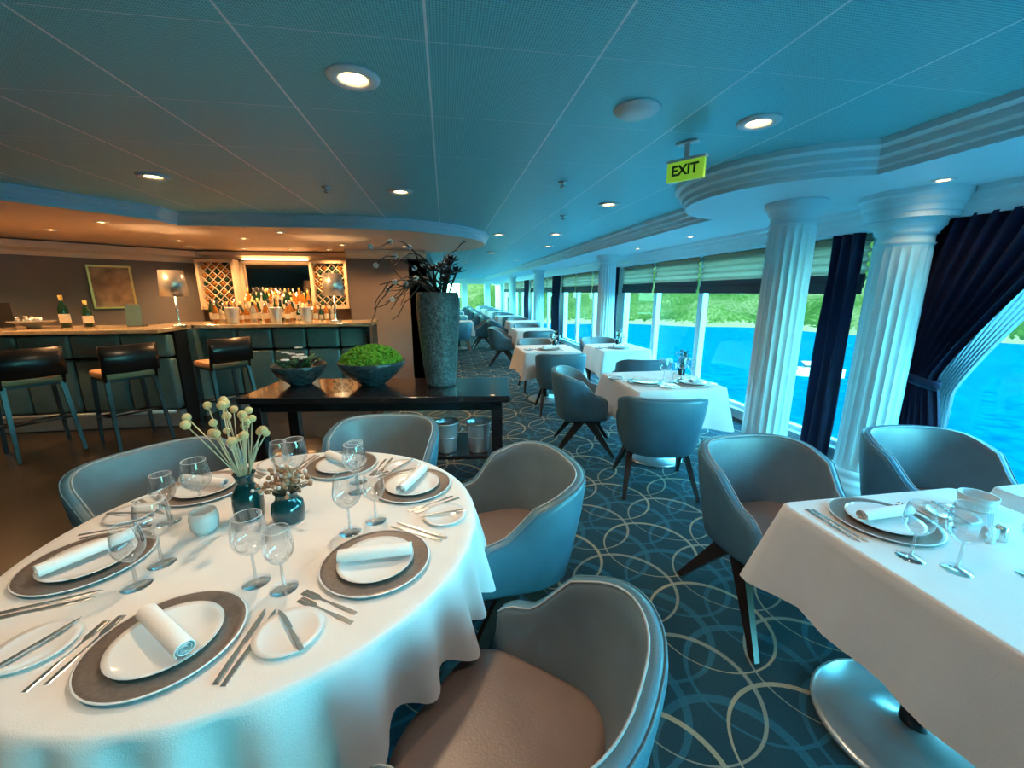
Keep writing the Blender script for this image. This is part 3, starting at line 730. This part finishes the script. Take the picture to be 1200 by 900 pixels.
b=MB(); b.box((-2.88,7.82,.5),(2.2,.5,1.0),'espresso'); b.box((-2.88,7.81,1.02),(2.24,.52,.04),'marble'); b.box((-2.9,7.94,1.20),(1.15,.22,.02),'cream'); b.box((-2.9,7.94,1.10),(1.1,.2,.14),'cream'); b.box((-2.9,8.06,1.26),(1.15,.01,.03),'glows'); b.box((-2.9,8.02,2.1),(1.05,.05,.02),'glows'); put('backbar_cabinet',b)
b=MB()
for i in range(66):
    row=i%3; x=-3.40+1.0*(i//3)/21+rnd.uniform(-.01,.01); y=7.64 if row==0 else 7.9+.07*(row-1); z=1.043 if row==0 else 1.213
    if row==0: x=-3.85+1.9*(i//3)/21
    bottle(b,x,y,z,rnd.uniform(.28,.42),rnd.uniform(.03,.042),rnd.choice(['b1','b2','b3','b2','b1']),rnd.choice(['gold','black','silver']))
put('liquor_bottles',b)
b=MB()
for i in range(14):
    x=-3.0+.9*(i%7)/6+rnd.uniform(-.02,.02); y=6.05+.12*(i//7)
    bottle(b,x,y,1.155,rnd.uniform(.2,.30),.035,rnd.choice(['b1','b2','b3']),rnd.choice(['gold','black','silver']))
put('bar_bottles',b)
for x,y in ((-2.72,5.88),(-2.2,5.88),(-1.85,5.95)): put('ice_bucket',BK,(x,y,1.156),0,None,.8)
# ------------------------------------------------------------------ outside
b=MB(); b.box((500,300,-12.5),(1600,1600,1),watermat()); put('sea',b)
hm=hillmat(); b=MB(); R=[]; na=260; nr=40
for i in range(nr):
    t=i/(nr-1); row=[]
    for j in range(na):
        az=math.radians(2+128*j/(na-1)); coast=178+14*noise.noise(Vector((az*5,0,0)))+22*math.sin(az*3+1)*.4
        r=coast+t*t*420+t*60; x=r*math.sin(az); y=r*math.cos(az)
        z=-12.3+ 85*(t**1.15)*(.75+.55*noise.noise(Vector((x*.006,y*.006,3))))+ ((4*noise.noise(Vector((x*.05,y*.05,1)))+2.2*noise.noise(Vector((x*.2,y*.2,1)))) if t>0 else 0)+ (2.2*(t>0))
        row.append((x,y,z if t>0 else -12.6))
    R.append(row)
b.rings(R,hm,True,False,close=False); put('hillside',b)
b=MB(); L=3.4; 
R=[]
for k,(x,w,zt) in enumerate(((-L,.9,.7),(-L*.5,1.15,.75),(0,1.2,.8),(L*.6,.9,.95),(L,.05,1.2))): R.append([(x,-w,zt),(x,-w*.75,-.3),(x,w*.75,-.3),(x,w,zt)])
b.rings(R,'hull',False,True); b.box((-.6,0,1.3),(3.2,1.7,1.1),'hull',.1); b.box((-.6,0,1.95),(3.8,1.9,.12),'red'); b.box((-.6,0,1.4),(3.22,1.72,.4),'black'); b.box((-2.4,0,.9),(1.2,1.8,.3),'red')
put('small_boat',b,(60,57,-11.7),math.radians(-35))
# ------------------------------------------------------------------ world + sun
w=bpy.data.worlds.new('World'); S.world=w; w.use_nodes=True; nt=w.node_tree
bg=nt.nodes['Background']; sk=nt.nodes.new('ShaderNodeTexSky'); sk.sky_type='NISHITA'; sk.sun_disc=False; sk.sun_elevation=math.radians(48); sk.sun_rotation=math.radians(200)
mx=nt.nodes.new('ShaderNodeMix'); mx.data_type='RGBA'; mx.blend_type='MULTIPLY'; mx.inputs[0].default_value=1; mx.inputs[7].default_value=(.32,1.12,1.02,1)
nt.links.new(sk.outputs[0],mx.inputs[6]); nt.links.new(mx.outputs[2],bg.inputs['Color']); bg.inputs['Strength'].default_value=4.4
l=bpy.data.lights.new('sun','SUN'); l.energy=9.0; l.color=(1,.90,.72); l.angle=.01
o=bpy.data.objects.new('sun',l); COL.objects.link(o); o.rotation_euler=Vector((-.45,-.55,1.0)).to_track_quat('Z','Y').to_euler()
# ------------------------------------------------------------------ camera
c=bpy.data.cameras.new('camera'); c.sensor_width=36; c.lens=36*480/1200; c.clip_start=.05; c.clip_end=3000
co=bpy.data.objects.new('camera',c); COL.objects.link(co)
R_=Vector((.9874,-.1585,0)); F=Vector((.1546,.9633,-.2195)).normalized(); R_=R_.normalized(); U=R_.cross(F).normalized(); R_=F.cross(U)
co.matrix_world=Matrix(((R_.x,U.x,-F.x,0),(R_.y,U.y,-F.y,0),(R_.z,U.z,-F.z,1.55),(0,0,0,1)))
S.camera=co
S.view_settings.view_transform='Standard'
S.view_settings.exposure=0.05
